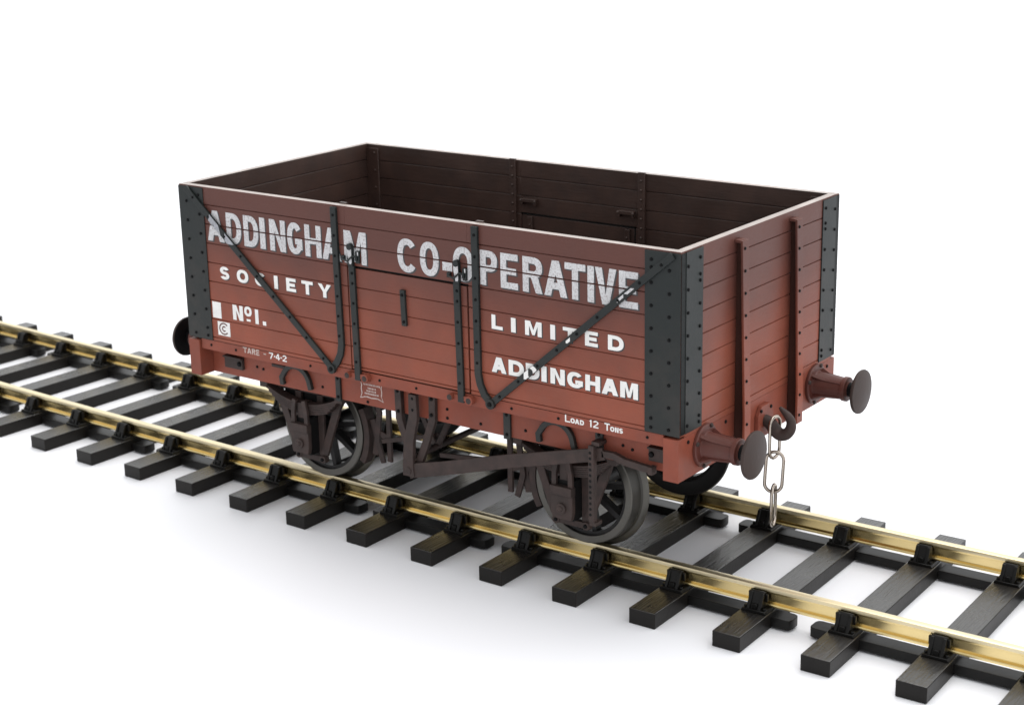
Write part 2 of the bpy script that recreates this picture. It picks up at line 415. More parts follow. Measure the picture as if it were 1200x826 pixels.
# --- corner plates
def corner_plate(sx, sy, parent):
    mb = MB(); t = .22; g = .02
    x0, x1 = sorted((sx*(HX+.01), sx*50.75)); y0, y1 = sorted((sy*(HY+t), sy*(HY+g)))
    mb.box(x0, x1, y0, y1, ZB, ZT-.25)
    a0, a1 = sorted((sx*(HX+g), sx*(HX+t))); b0, b1 = sorted((sy*(HY-1.3), sy*21.5))
    mb.box(a0, a1, b0, b1, ZB+.25, ZT-.25)
    e0, e1 = sorted((sx*(HX+.02), sx*(HX+.12))); h0, h1 = sorted((sy*(HY+.02), sy*(HY-1.28)))
    mb.box(e0, e1, h0, h1, ZB+.25, ZT-.3, mi=2)
    ny = '-y' if sy < 0 else '+y'; nx = '+x' if sx > 0 else '-x'
    for k in range(8):
        z = 34.0 + 3.84*k
        mb.bolt((sx*52.0, sy*(HY+t), z+.6), ny); mb.bolt((sx*55.4, sy*(HY+t), z-.9), ny)
        mb.bolt((sx*(HX+t), sy*26.3, z-.3), nx); mb.bolt((sx*(HX+t), sy*22.5, z+.5), nx)
    mb.bolt((sx*52.0, sy*(HY+t), 33.0), ny); mb.bolt((sx*(HX+t), sy*22.5, 33.4), nx)
    mb.bolt((sx*(HX+t), sy*22.5, 58.6), nx); mb.bolt((sx*52.0, sy*(HY+t), 60.2), ny)
    return mb.build('corner_plate', [M['iron'], M['bolt'], M['edge']], parent, bevel=.05, segs=1)
for sx in (-1, 1):
    corner_plate(sx, -1, near); corner_plate(sx, 1, far)
# inner corner irons
for sx in (-1, 1):
    for sy, par in ((-1, near), (1, far)):
        mb = MB(); x0, x1 = sorted((sx*(HX-WT-.02), sx*(HX-WT-3.4))); y0, y1 = sorted((sy*(HY-WT-.02), sy*(HY-WT-.35)))
        mb.box(x0, x1, y0, y1, 31.7, ZT-.8)
        for k in range(8): mb.bolt((sx*(HX-WT-2.4), sy*(HY-WT-.35), 34.5+3.84*k), '+y' if sy < 0 else '-y', .25, .2)
        mb.build('inner_corner_iron', [M['inside'], M['inside']], par, bevel=.05, segs=1)
# --- straps on the sides
def straps(sy, wall, dr):
    def Y(a, b): return sorted((sy*(HY+a), sy*(HY+b)))
    ny = '-y' if sy < 0 else '+y'
    def bolts(mb, pts, y, ds, off=1.2):
        for (ax, az), (bx, bz) in zip(pts[:-1], pts[1:]):
            L = math.hypot(bx-ax, bz-az); n = max(1, int(round(L/ds)))
            for k in range(n):
                t = (k+.5)/n; mb.bolt((ax+(bx-ax)*t, y, az+(bz-az)*t), ny, .24, .18)
    mt = [M['iron'], M['bolt']]
    # upright straps whose foot curls to the end of the diagonal
    for pts in ([(-16.35, 62.9), (-16.2, 50), (-15.95, 36.6), (-16.3, 34.8), (-17.2, 33.1), (-18.5, 31.6)], [(16.3, 62.9), (16.3, 50), (16.3, 36.3), (16.7, 34.4), (17.6, 32.6), (19.05, 31.25)]):
        mb = MB(); y0, y1 = Y(.02, .62); mb.ribbon(pts, 1.35, y0, y1)
        for z in [61.4-3.84*k for k in range(7)]: mb.bolt((pts[0][0]+(.15 if pts[0][0] < 0 and z < 50 else 0), sy*(HY+.62), z), ny, .24, .18)
        mb.build('upright_strap', mt, wall, bevel=.07)
    for pts in ([(-55.2, 62.7), (-18.5, 31.6)], [(56.2, 62.6), (19.05, 31.25)]):
        mb = MB(); y0, y1 = Y(.24, .66 if True else 0); mb.ribbon(pts, 1.25, y0, y1)
        bolts(mb, pts, sy*(HY+.66), 5.4)
        e = pts[1]; a, b = Y(.20, .95); mb.cyl((e[0], a, e[1]), .95, b-a, 'y', 16); mb.bolt((e[0], sy*(HY+.95), e[1]), ny, .4, .25)
        mb.build('diagonal_strap', mt, wall, bevel=.06)
    # door hinge straps with their pivot bosses
    for x in (-12.45, 12.05):
        mb = MB(); y0, y1 = Y(-.02, .55); mb.ribbon([(x-.05, 52.3), (x+.1, 42), (x+.25, 33), (x+.25, 30.3)], 1.35, y0, y1)
        for z in (50.9, 49.0, 45.2, 41.3, 37.5, 33.9): mb.bolt((x+.1, sy*(HY+.55), z), ny, .24, .18)
        mb.build('hinge_strap', mt, dr, bevel=.07)
        mb = MB(); a, b = Y(-.03, 1.1)
        for dx in (-1.9, 2.4):
            mb.cyl((x+dx, a, 31.1), .85 if dx > 0 else .6, b-a, 'y', 16, mi=0); mb.bolt((x+dx, sy*(HY+1.1), 31.1), ny, .5, .1)
        mb.box(x-1.3, x+2.4, *Y(-.02, .5), 30.6, 31.6)
        mb.build('hinge_boss', [M['redlow'], M['under']], dr, bevel=.06)
    mb = MB(); y0, y1 = Y(-.04, .5); mb.ribbon([(-.55, 49.3), (-.35, 42.6)], 1.1, y0, y1)
    mb.bolt((-.55, sy*(HY+.5), 48.4), ny); mb.bolt((-.35, sy*(HY+.5), 43.4), ny)
    mb.build('door_strap', mt, dr, bevel=.07)
    # door latches
    for x, s in ((-12.6, 1), (12.2, -1)):
        mb = MB()
        mb.box(x-.6, x+.6, *Y(.0, .7), 52.3, 55.9)
        mb.cyl((x, Y(.1, .85)[0], 55.9), .62, .75, 'y', 14)
        mb.box(x-2.3, x-1.5, *Y(.0, .45), 53.1, 54.0); mb.box(x+1.3, x+2.1, *Y(.0, .5), 52.9, 55.2)
        mb.tube([(x-1.9, sy*(HY+.5), 53.5), (x-.4, sy*(HY+.95), 53.2), (x+.9, sy*(HY+.9), 54.3), (x+1.7, sy*(HY+.6), 54.1)], .2, 8)
        mb.tube([(x+1.5, sy*(HY+.4), 55.2), (x+1.55, sy*(HY+.7), 53.4)], .24, 8)
        mb.build('door_latch', [M['iron'], M['white']], dr, bevel=.08)
straps(-1, near, door_n); straps(1, far, door_f)
# inside uprights and door fittings on both walls
for sy, par in ((-1, near), (1, far)):
    for x in (-15.7, 15.9):
        mb = MB(); y0, y1 = sorted((sy*(HY-WT-.02), sy*(HY-WT-.6)))
        mb.box(x-.75, x+.75, y0, y1, 31.7, ZT+.25)
        for k in range(16): mb.bolt((x, sy*(HY-WT-.6), 33+1.92*k), '-y' if sy > 0 else '+y', .22, .2)
        mb.build('inner_upright', [M['inside'], M['inside']], par, bevel=.06)
for sy, par in ((-1, door_n), (1, door_f)):
    for x in (-11.6, 12.4):
        mb = MB(); y0, y1 = sorted((sy*(HY-WT-.02), sy*(HY-WT-1.0)))
        mb.box(x-1.9, x+1.9, y0, y1, 54.7, 55.4)
        mb.box(x-1.9, x-1.4, y0, y1, 54.1, 54.7); mb.box(x+1.4, x+1.9, y0, y1, 54.1, 54.7)
        for dx in (-1.8, 1.8): mb.bolt((x+dx, sy*(HY-WT-1.0), 55.0), '-y' if sy > 0 else '+y', .26, .2, mi=0)
        y0, y1 = sorted((sy*(HY-WT+.03), sy*(HY-WT-.4))); mb.box(x-.6, x+.6, y0, y1, 33, 51.6)
        for k in range(9): mb.bolt((x, sy*(HY-WT-.4), 34.5+1.92*k), '-y' if sy > 0 else '+y', .22, .18, mi=0)
        mb.build('inner_bracket', [M['inside']], par, bevel=.06)
# --- end posts
for sx, par in ((1, e_r), (-1, e_l)):
    for y in (-10.0, 9.6):
        mb = MB()
        X = lambda v: sx*(HX+v)
        mb.prism([(X(2.15), 24.4), (X(2.6), 24.4), (X(2.6), 31), (X(1.6), 61.9), (X(1.15), 61.9), (X(2.15), 31)], y-1.05, y+1.05, 'y')
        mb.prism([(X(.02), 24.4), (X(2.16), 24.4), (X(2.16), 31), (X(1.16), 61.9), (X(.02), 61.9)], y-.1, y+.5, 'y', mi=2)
        mb.prism([(X(.02), 61.5), (X(1.2), 61.5), (X(1.2), 62.0), (X(.02), 62.0)], y-1.04, y+1.04, 'y')
        for k in range(10): mb.bolt((X(2.62-.0325*(26+3.84*k-31) if 26+3.84*k > 31 else 2.62), y-.35, 26+3.84*k), '+x' if sx > 0 else '-x', .25, .18)
        mb.build('end_post', [M['red'], M['bolt'], M['post_shade']], par, bevel=.09)
    # bolts on the planks inside
    for y in (-10, 9.6):
        pass
# --- headstocks
def head(sx):
    mb = MB(); x0, x1 = sorted((sx*(HX-.05), sx*(HX-3.0)))
    mb.prism([(-28.6, 24.2), (28.6, 24.2), (28.6, 31.65), (-28.6, 31.65)], x0, x1, 'x')
    nx = '+x' if sx > 0 else '-x'
    for y in (-25.5, 25.5, -13, 13): mb.bolt((sx*(HX-.05), y, 30.6), nx, .3, .2)
    return mb.build('headstock', [M['redlow'], M['bolt']], wagon, bevel=.12)
hd_r, hd_l = head(1), head(-1)
# --- solebars with their fittings
def ring_arc(cx, cz, r, a0, a1, n=12): return [(cx+r*math.cos(math.radians(a0+(a1-a0)*i/n)), cz+r*math.sin(math.radians(a0+(a1-a0)*i/n))) for i in range(n+1)]
def solebar(sy):
    Y = lambda a, b: sorted((sy*(25.15+a), sy*(25.15+b)))
    ny = '-y' if sy < 0 else '+y'
    mb = MB(); mb.box(-HX+3.05, HX-3.05, *Y(-3, 0), 24.3, 29.95)
    for x, z in ((-42, 27.2), (-40.3, 27.0), (6.3, 27), (6.3, 25.3), (14, 25.6), (44.5, 27.4), (46.4, 27), (-13, 25), (24, 26.2), (-24.5, 26)): mb.bolt((x, sy*25.15, z), ny, .26, .2)
    so = mb.build('solebar', [M['redlow'], M['bolt']], wagon, bevel=.08)
    for cx in (-31, 31):
        mb = MB(); y0, y1 = Y(.02, .8)
        mb.ribbon([(cx-3.7, 24.9), (cx-3.9, 26.4)] + ring_arc(cx-.1, 25.6, 3.6, 155, 20, 12) + [(cx+3.75, 25.0)], 1.0, y0, y1)
        mb.build('spring_stop_hoop', [M['iron'], M['bolt']], so, bevel=.1)
    for x, w in ((-20.1, 1.2), (20.2, 1.5), (39.9, 1.5)):
        mb = MB(); mb.box(x-w/2, x+w/2, *Y(.02, .55), 24.0, 29.6); mb.bolt((x, sy*(25.7), 24.9), ny, .28, .2); mb.bolt((x, sy*(25.7), 28.6), ny, .28, .2)
        mb.build('solebar_strap', [M['iron'], M['bolt']], so, bevel=.08)
    for x0, x1 in ((-50.5, -45.5), (50.0, 54.2)):
        mb = MB(); mb.box(x0, x1, *Y(.02, .7), 26.0, 28.2); mb.box(x0, x1, *Y(.02, 1.2), 28.2, 28.6)
        mb.bolt((x1-.8 if x0 < 0 else x0+.6, sy*25.9, 27.2), ny, .45, .3)
        mb.build('label_clip', [M['under'], M['bolt']], so, bevel=.08)
    mb = MB(); mb.box(-37.6, -33.4, *Y(.02, .4), 28.1, 28.7); mb.build('chalk_rail', [M['under']], so, bevel=.05)
    return so
so_n, so_f = solebar(-1), solebar(1)
mb = MB()
for x in (-40, -23, -3, 3, 23, 40): mb.box(x-1.2, x+1.2, -22.1, 22.1, 25.6, 30.55)
mb.box(-54, 54, -2, -.6, 25.8, 30.5); mb.box(-54, 54, .6, 2, 25.8, 30.5)
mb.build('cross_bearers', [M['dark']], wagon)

# --- buffers
def make_buffer(parent, x=HX, y=-20.3, z=28.6):
    mb = MB()
    # base plate (rounded), tapered ribbed housing, shank
    mb.lathe([(0, 0), (0, 3.75), (.5, 3.75), (.65, 3.6), (.7, 2.5), (1.1, 2.35), (6.0, 2.0), (6.1, 2.3), (6.9, 2.3), (7.0, 2.15), (7.0, 1.5), (7.2, 1.5), (7.2, 0)], (x, y, z), 'x', 40)
    for k in range(4):
        a = PI/4 + k*PI/2; c, s_ = math.cos(a), math.sin(a)
        t = .3
        v = []
        for (u, r) in ((.6, 1.5), (.6, 3.3), (1.0, 3.2), (2.4, 2.5), (6.05, 2.15), (6.05, 1.2)):
            for sg in (-1, 1): v.append((x+u, y + c*r - s_*t*sg, z + s_*r + c*t*sg))
        n = 6; f = [[2*i for i in range(n)], [2*i+1 for i in range(n)][::-1]] + [(2*i, 2*i+1, 2*((i+1) % n)+1, 2*((i+1) % n)) for i in range(n)]
        mb.add(v, f, 0)
        mb.bolt((x+.7, y+3.5*math.cos(a+.45), z+3.5*math.sin(a+.45)), '+x', .35, .25, mi=1)
    b = mb.build('buffer_housing', [M['bufred'], M['under']], parent, bevel=.05, segs=1)
    mb = MB(); mb.cyl((x+7.0, y, z), 1.35, 2.0, 'x', 24); mb.build('buffer_shank', M['bolt'], b)
    mb = MB(); prof = [(8.6, 0), (8.6, 1.6), (8.9, 3.6), (9.15, 4.05), (9.45, 4.15), (9.7, 4.05)] + [(9.7+.45*(1-(r/4.05)**2), r) for r in (3.6, 3.0, 2.2, 1.2, .01)]
    mb.lathe(prof[:4], (x, y, z), 'x', 56, mi=1); mb.lathe(prof[3:], (x, y, z), 'x', 56)
    mb.build('buffer_head', [M['buffer'], M['bolt']], b, smooth=50)
    return b
for y in (-20.3, 20.3): make_buffer(wagon, y=y)
for o in [c for c in wagon.children if c.name.startswith('buffer_housing')]: dup(o, wagon, ROT)

# --- drawhook and chain at the right-hand end
mb = MB()
mb.prism([(-2.6, 26.2), (-1.4, 24.4), (1.6, 24.4), (2.9, 26.2), (2.9, 28.6), (1.6, 30.2), (-1.4, 30.2), (-2.6, 28.6)], HX, HX+.75, 'x')
for y, z in ((-1.7, 25.2), (1.9, 25.2), (-1.7, 29.4), (1.9, 29.4)): mb.bolt((HX+.75, y, z), '+x', .3, .2)
cp = mb.build('coupling_plate', [M['redlow'], M['bolt']], wagon, bevel=.1)
mb = MB()
hp = [(57.9, 27.4), (59.2, 26.9), (60.1, 25.9), (61.2, 25.2), (62.4, 25.5), (63.2, 26.6), (63.25, 27.9), (62.6, 28.9), (61.7, 29.6), (61.0, 30.2)]
mb.tube([(x, 0, z) for x, z in hp], 1, 12, radii=[1.0, 1.15, 1.2, 1.15, 1.05, .95, .85, .7, .5, .25])
pp = [Vector((x, 0, z)) for x, z in hp]; rr = [1.0, 1.15, 1.2, 1.15, 1.05, .95, .85, .7, .5, .25]
mb = MB(); Q, Rr = [], []
for i in range(len(pp)-1):
    p0, p1, p2, p3 = pp[max(0, i-1)], pp[i], pp[i+1], pp[min(len(pp)-1, i+2)]
    for k in range(5):
        t = k/5; Q.append(.5*((2*p1)+(p2-p0)*t+(2*p0-5*p1+4*p2-p3)*t*t+(3*p1-p0-3*p2+p3)*t**3)); Rr.append(rr[i]+(rr[i+1]-rr[i])*t)
Q.append(pp[-1]); Rr.append(rr[-1])
mb.tube([tuple(q) for q in Q], 1, 16, radii=Rr)
hook = mb.build('draw_hook', M['under'], cp, smooth=60)
def link(c, w, h, r, yaw, lean=0., name='chain_link'):
    pts = []
    for k in range(12): a = PI*k/11; pts.append((math.cos(a)*w/2, 0, h/2-w/2+math.sin(a)*w/2))
    for k in range(12): a = PI+PI*k/11; pts.append((math.cos(a)*w/2, 0, -h/2+w/2+math.sin(a)*w/2))
    m = Matrix.Translation(c) @ Matrix.Rotation(yaw, 4, 'Z') @ Matrix.Rotation(lean, 4, 'Y')
    mb = MB(); mb.tube([tuple(m @ Vector(p)) for p in pts], r, 10, closed=True)
    return mb.build(name, M['steel'], cp, smooth=70)
link((60.1, .1, 24.45), 2.8, 7.7, .30, math.radians(80))
link((60.2, .0, 17.95), 3.1, 7.6, .31, math.radians(22), .05)
link((60.2, 0, 11.65), 3.0, 7.6, .31, math.radians(104), .03)
# left-hand end plate and hook
c2 = dup(cp, wagon, ROT)

# --- wheelsets
WC = RZ + 10.6
def make_wheelset(x):
    mb = MB(); mb.cyl((x, -24.6, WC), .95, 49.2, 'y', 20); mb.lathe([(-14, .95), (-13.5, 1.6), (13.5, 1.6), (14, .95)], (x, 0, WC), 'y', 24)
    ax = mb.build('axle', M['wheelc'], wagon)
    for sy in (-1, 1):
        mb = MB()
        # tyre: outer face at 18.3, flange inside at 14.4
        pr = [(18.2, 9.0), (18.3, 9.1), (18.3, 10.25), (18.15, 10.45), (15.6, 10.62), (15.3, 10.9), (15.05, 11.6), (14.75, 11.85), (14.45, 11.6), (14.4, 9.4), (14.6, 9.0), (18.2, 9.0)]
        mb.lathe([(sy*a, r) for a, r in pr[:4]], (x, 0, WC), 'y', 72, mi=0); mb.lathe([(sy*a, r) for a, r in pr[3:6]], (x, 0, WC), 'y', 72, mi=2); mb.lathe([(sy*a, r) for a, r in pr[5:9]], (x, 0, WC), 'y', 72, mi=0); mb.lathe([(sy*a, r) for a, r in pr[8:]], (x, 0, WC), 'y', 72, mi=1)
        # hub
        mb.lathe([(sy*14.6, .9), (sy*14.6, 2.6), (sy*17.6, 2.5), (sy*18.5, 2.1), (sy*18.5, .9)], (x, 0, WC), 'y', 28, mi=1)
        # inner rim of the spoked centre
        mb.lathe([(sy*a, r) for a, r in ((15.2, 9.02), (15.2, 8.35), (17.7, 8.35), (17.7, 9.02))], (x, 0, WC), 'y', 60, mi=1)
        for k in range(8):
            a = 2*PI*k/8 + .2
            for da in (0,):
                p0 = (x+2.2*math.cos(a+da*1.0), WC+2.2*math.sin(a+da*1.0)); p1 = (x+8.6*math.cos(a+da*1.1), WC+8.6*math.sin(a+da*1.1))
                y0, y1 = sorted((sy*15.6, sy*17.2))
                mb.ribbon([p0, p1], 1.25, y0, y1, mi=1, w2=.95)
        mb.build('wheel', [M['wheel'], M['wheelc'], M['tread']], ax, bevel=.0, smooth=32)
    return ax
make_wheelset(-31.5); make_wheelset(31.5)

# --- axle guards (W irons), axle boxes, springs: near side, then turned round for the far side
def make_guard(x):
    mb = MB(); yo, yi = -21.9, -21.2
    top = 24.4
    # guide legs + splayed legs + bottom tie
    for s in (-1, 1):
        mb.ribbon([(x+s*2.9, top), (x+s*2.9, 9.6)], 1.5, yo, yi)
        mb.ribbon([(x+s*8.6, top), (x+s*7.9, 21.8), (x+s*3.6, 10.6)], 1.7, yo-.25, yi-.25)
        mb.cyl((x+s*3.2, yo-.5, 9.4), .8, .9, 'y', 14)
        mb.bolt((x+s*3.2, yo-.5, 9.4), '-y', .35, .25, mi=1)
    mb.box(x-3.9, x+3.9, yo-.35, yi+.1, 8.8, 10.0)
    mb.box(x-9.2, x+9.2, yo, yi, 22.6, 24.6)
    mb.box(x-7.2, x+7.2, yi+.1, yi+.45, 18.5, 24.8, mi=2)
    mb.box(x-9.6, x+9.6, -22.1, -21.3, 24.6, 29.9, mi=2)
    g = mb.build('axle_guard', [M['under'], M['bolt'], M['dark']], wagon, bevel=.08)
    mb = MB()
    # axle box: tapered body, lid, boss
    mb.box(x-2.0, x+2.0, -24.15, -20.6, 10.6, 18.2, mi=1)  # body coloured near-black, painting in the shade behind the box front
    mb.prism([(x-2.0, 11.0), (x+2.0, 11.0), (x+2.3, 12.4), (x+2.3, 15.6), (x-2.3, 15.6), (x-2.3, 12.4)], -25.1, -24.1, 'y')
    mb.box(x-2.3, x+2.3, -25.4, -24.0, 15.5, 17.2)
    mb.cyl((x, -25.5, 13.1), 1.0, .5, 'y', 18); mb.bolt((x, -25.5, 13.1), '-y', .45, .2, mi=0)
    mb.build('axle_box', [M['under'], M['dark']], g, bevel=.12)
    mb = MB()
    # leaf spring: five leaves sagging to the middle, with a buckle and end shoes
    for k in range(6):
        hw = 10.4 - .75*k
        pts = [(x-hw+2*hw*i/16, 20.9 - .37*k + 2.9*((-hw+2*hw*i/16)/10.4)**2) for i in range(17)]
        mb.ribbon(pts, .33, -24.1+.03*k, -21.95-.02*k)
    mb.box(x-.8, x+.8, -24.4, -21.9, 18.2, 21.3)
    for s in (-1, 1): mb.prism([(x+s*11.0, 24.3), (x+s*8.9, 24.3), (x+s*9.2, 22.9), (x+s*11.0, 22.9)], -24.3, -21.96, 'y'); 
    mb.build('leaf_spring', [M['under']], g, bevel=.05, segs=1)
    mb = MB()
    # strap from the box up round the spring
    for s in (-1, 1): mb.ribbon([(x+s*1.75, 16.9), (x+s*1.7, 19.6), (x+s*1.2, 22.0)], .95, -24.95, -24.3)
    mb.build('spring_buckle', [M['under']], g, bevel=.06)
    return g
g1 = make_guard(31.5); g2 = make_guard(-31.5)
for g in (g1, g2): dup(g, wagon, ROT)

# --- brake gear, near side
mb = MB()
mb.ribbon([(-4.7, 29.3), (-4.6, 23.6), (-3.2, 19.6), (-1.9, 16.2)], 1.5, -26.2, -25.2)
mb.ribbon([(3.4, 29.3), (3.3, 24.6), (1.4, 19.4), (-.4, 15.2)], 1.5, -26.1, -25.2)
for p in ((-4.7, 28.9), (-4.6, 25.0), (3.4, 28.7), (3.3, 25.6)): mb.bolt((p[0], -26.2, p[1]), '-y', .3, .25)
bh = mb.build('brake_hanger', [M['under'], M['bolt']], wagon, bevel=.08)
mb = MB()
mb.ribbon([(-.35, 29.2), (-.35, 24.8), (-1.6, 20.0), (-2.0, 15.0), (-1.9, 12.9)], 1.8, -27.2, -26.3, w2=2.7)
for p in ((-.35, 28.4), (-.35, 26.2)): mb.bolt((p[0], -27.0, p[1]), '-y', .3, .25)
mb.build('middle_hanger', [M['under'], M['bolt']], bh, bevel=.08)
mb = MB()
mb.ribbon([(-15.8/7, 13.6), (-1.5, 13.95), (6, 15.9), (22, 20.6), (39.9, 25.3), (41.6, 25.8)], 2.95, -26.95, -26.45, w2=2.2)
mb.ribbon([(41.2, 25.7), (43.6, 25.75), (45.8, 25.1), (50.8, 24.7)], 1.2, -26.95, -26.0)
mb.box(50.7, 51.6, -27.3, -25.8, 24.0, 25.4)
mb.cyl((-1.9, -27.35, 14.0), .7, 1.1, 'y', 20)
bl = mb.build('brake_lever', [M['under'], M['bolt']], wagon, bevel=.08)
mb = MB()
mb.box(39.2, 40.0, -28.0, -27.3, 13.2, 27.2)
mb.box(39.95, 40.3, -28.0, -26.9, 13.2, 27.2)
mb.box(39.3, 40.6, -27.9, -25.8, 12.5, 13.2); mb.box(39.6, 41.2, -27.6, -25.2, 27.2, 27.9)
for k in range(12): mb.bolt((39.6, -28.0, 14.6+k*1.03), '-y', .27, .04)
mb.build('lever_rack', [M['under'], M['dark']], wagon, bevel=.05, segs=1)
# far side has the same V hanger and lever
dup(bh, wagon, ROT); dup(bl, wagon, ROT)
mb = MB(); mb.cyl((-1.9, -26.4, 16.2), .6, 52.8, 'y', 16); mb.build('brake_shaft', M['under'], wagon)
# inner hanger and push rods
for y in (-18.6, 18.6):
    for pts, w_, dy in (([(-7.2, 25.4), (-2.6, 16.6)], 1.1, 0), ([(3.0, 25.4), (-1.6, 16.6)], 1.1, 0), ([(-1.9, 18.2), (-16.5, 14.2)], .9, .8), ([(-1.9, 14.2), (16.5, 16.2)], .9, .8)):
        mb = MB(); mb.ribbon(pts, w_, y+dy, y+dy+.5); mb.build('push_rod' if dy else 'inner_hanger', [M['under']], wagon, bevel=.06)
def make_shoe(cx, s, y):
    """brake block against the wheel centred cx, on its s side"""
    mb = MB()
    a = ring_arc(cx, WC, 11.4, -30 if s > 0 else 210, 28 if s > 0 else 152, 10)
    mb.ribbon(a, 1.4, y-1.2, y+1.2)
    e = cx + s*12.6
    mb.ribbon([(e-s*.2, WC+3.5), (e+s*.9, WC), (e+s*.2, WC-3.8)], 1.4, y-.5, y+.5)
    mb.ribbon([(e+s*1.0, 25.0), (e+s*2.0, 20), (e+s*1.2, WC-.5), (e+s*2.6, WC-5.0)], 1.2, y-.9, y-.4)
    mb.ribbon([(e+s*1.2, WC+1.2), (e+s*4.2, WC+.2)], 1.3, y-.7, y-.2)
    mb.ribbon([(e+s*4.2, 25), (e+s*4.2, WC-4.5)], 1.1, y-.8, y-.2)
    return mb.build('brake_shoe', [M['under']], wagon, bevel=.08)
for cx, s in ((-31.5, 1), (31.5, -1)):
    for y in (-16.9, 16.9): make_shoe(cx, s, y)

# --- lettering, near side
YL = -(HY+.035); YS = -(HY+.018)
def word(parent, items, z0, z1, st, sh, mat, shade=(.30, -.22), y=YL):
    txt = ''.join(c[0] for c in items)
    gs = [place(c, a, b, z0, z1, st, sh) for c, a, b in items]
    o = decal('painted_lettering', gs, y, mat, parent); o['label'] = 'painted word %s in %s capitals' % (txt, 'large worn' if z1-z0 > 5 else 'small white')
    if shade:
        decal('lettering_shade', shift(gs, *shade), YS, M['shade'], parent)
    return gs
add1 = [('A',-50.2,-45.6),('D',-44.9,-40.9),('D',-40.2,-36.3),('I',-35.9,-34.5),('N',-33.3,-29.2),('C',-28.7,-24.9),('H',-24.2,-20.1),('A',-19.9,-15.2),('M',-14.4,-9.0)]
add1 = [(c if k != 5 else 'G', a, b) for k, (c, a, b) in enumerate(add1)]
coop = [('C',-1.6,2.9),('O',3.6,7.9),('-',8.6,10.7),('O',11.1,15.6),('P',17.1,20.8),('E',21.5,25.2),('R',26.2,30.3),('A',30.7,35.4),('T',34.9,39.1),('I',39.5,40.8),('V',41.0,45.2),('E',45.7,49.4)]
b1 = word(near, add1, 52.65, 58.75, 1.25, 1.15, M['white'])
coop = [c for c in coop if c[0] != '-']
decal('painted_lettering', [[[(8.7, 54.1), (10.9, 54.1), (10.9, 55.65), (8.7, 55.65)]]], YL, M['white'], near)
b2 = word(near, coop, 52.65, 58.85, 1.25, 1.15, M['white'])
soc = [('S',-47.5,-45.0),('O',-42.9,-39.8),('C',-38.0,-35.1),('I',-32.9,-31.9),('E',-29.7,-27.2),('T',-25.7,-22.8),('Y',-21.5,-18.2)]
lim = [('L',19.3,21.7),('I',23.5,24.5),('M',26.5,30.0),('I',31.8,32.8),('T',34.4,37.3),('E',38.9,41.5),('D',43.5,46.6)]
ad2 = [('A',19.1,22.3),('D',22.8,26.1),('D',26.5,29.4),('I',29.8,30.9),('N',31.7,34.7),('G',35.2,38.4),('H',38.9,41.9),('A',42.2,45.5),('M',45.9,49.4)]
b3 = word(near, soc, 45.15, 47.75, .85, .62, M['white2'], (.22, -.16))
b4 = word(near, lim, 45.0, 47.6, .85, .62, M['white2'], (.22, -.16))
b5 = word(near, ad2, 37.15, 39.95, .95, .68, M['white2'], (.22, -.16))
# letters carried over the diagonal straps, clipped to the strap
def on_strap(groups, a, b, w, mat, y=-(HY+.66+.025)):
    A, B = Vector((a[0], 0, a[1])), Vector((b[0], 0, b[1])); d = (B-A).normalized(); n = Vector((-d.z, 0, d.x))
    o = decal('strap_lettering', groups, y, mat, near, cut=False, clip=[(A+n*(w/2), n), (A-n*(w/2), -n)])
d2a, d2b, d1a, d1b = (56.2, 62.6), (19.05, 31.25), (-55.2, 62.7), (-18.5, 31.6)
on_strap([b5[2]], d2a, d2b, 1.1, M['white2'])
half = lambda g, xm: [[(min(x, xm), z) for x, z in lp] for lp in g]
M['ghost'] = paint('ghost_lettering', (.34, .35, .38), .5, var=.1, bump=.002, wear=((.10, .10, .10), .5, .68))
on_strap([b1[0], b1[1]], d1a, d1b, 1.2, M['ghost'])
on_strap([b4[4]], d2a, d2b, .5, M['white2'])
on_strap([b2[10]], d2a, d2b, .45, M['white'])
# latch pieces carry white paint from the letters printed across them
for x in (-12.6, 12.2):
    decal('latch_lettering', [[[(x-.1, 52.7), (x+.35, 52.7), (x+.5, 53.0), (x+.5, 55.6), (x-.5, 55.6), (x-.5, 54.6)]]], -(HY+.73), M['white'], near, cut=False)
    decal('latch_lettering', [[[(x+1.4, 54.4), (x+2.0, 54.4), (x+2.0, 55.1), (x+1.4, 55.1)]]], -(HY+.53), M['white'], near, cut=False)
# No 1.
n1 = [place('N', -44.7, -41.9, 37.3, 40.35, .95, .8), place('O', -41.5, -39.5, 38.5, 40.5, .62, .55), [[(-41.0, 37.5), (-39.9, 37.5), (-39.9, 37.95), (-41.0, 37.95)]],
      place('I', -38.6, -37.7, 37.3, 40.25, .8, .8), [[(-36.6, 37.3), (-35.7, 37.3), (-35.7, 38.1), (-36.6, 38.1)]]]
decal('painted_lettering', n1, YL, M['white2'], near, cut=False)
decal('painted_patch', [[[(-50.35, 36.95), (-47.95, 36.95), (-47.95, 40.25), (-50.35, 40.25)]]], YL, M['white2'], near, cut=False)
decal('painted_emblem', [[[(-49.2, 33.5), (-45.8, 33.5), (-45.8, 36.35), (-49.2, 36.35)]]], YL, M['white2'], near, cut=False)
ring = [ell(-47.5, 34.93, 1.35, 1.25, 40, 320, 24) + ell(-47.5, 34.93, 1.05, .97, 320, 40, 24), ell(-47.45, 34.93, .62, .6, 45, 315, 16) + ell(-47.45, 34.93, .34, .32, 315, 45, 16)]
M['emb'] = paint('emblem_red', (.11, .035, .028), .5, var=.1, bump=0)
decal('painted_emblem', [[ring[0]], [ring[1]]], YL-.02, M['emb'], near, cut=False)
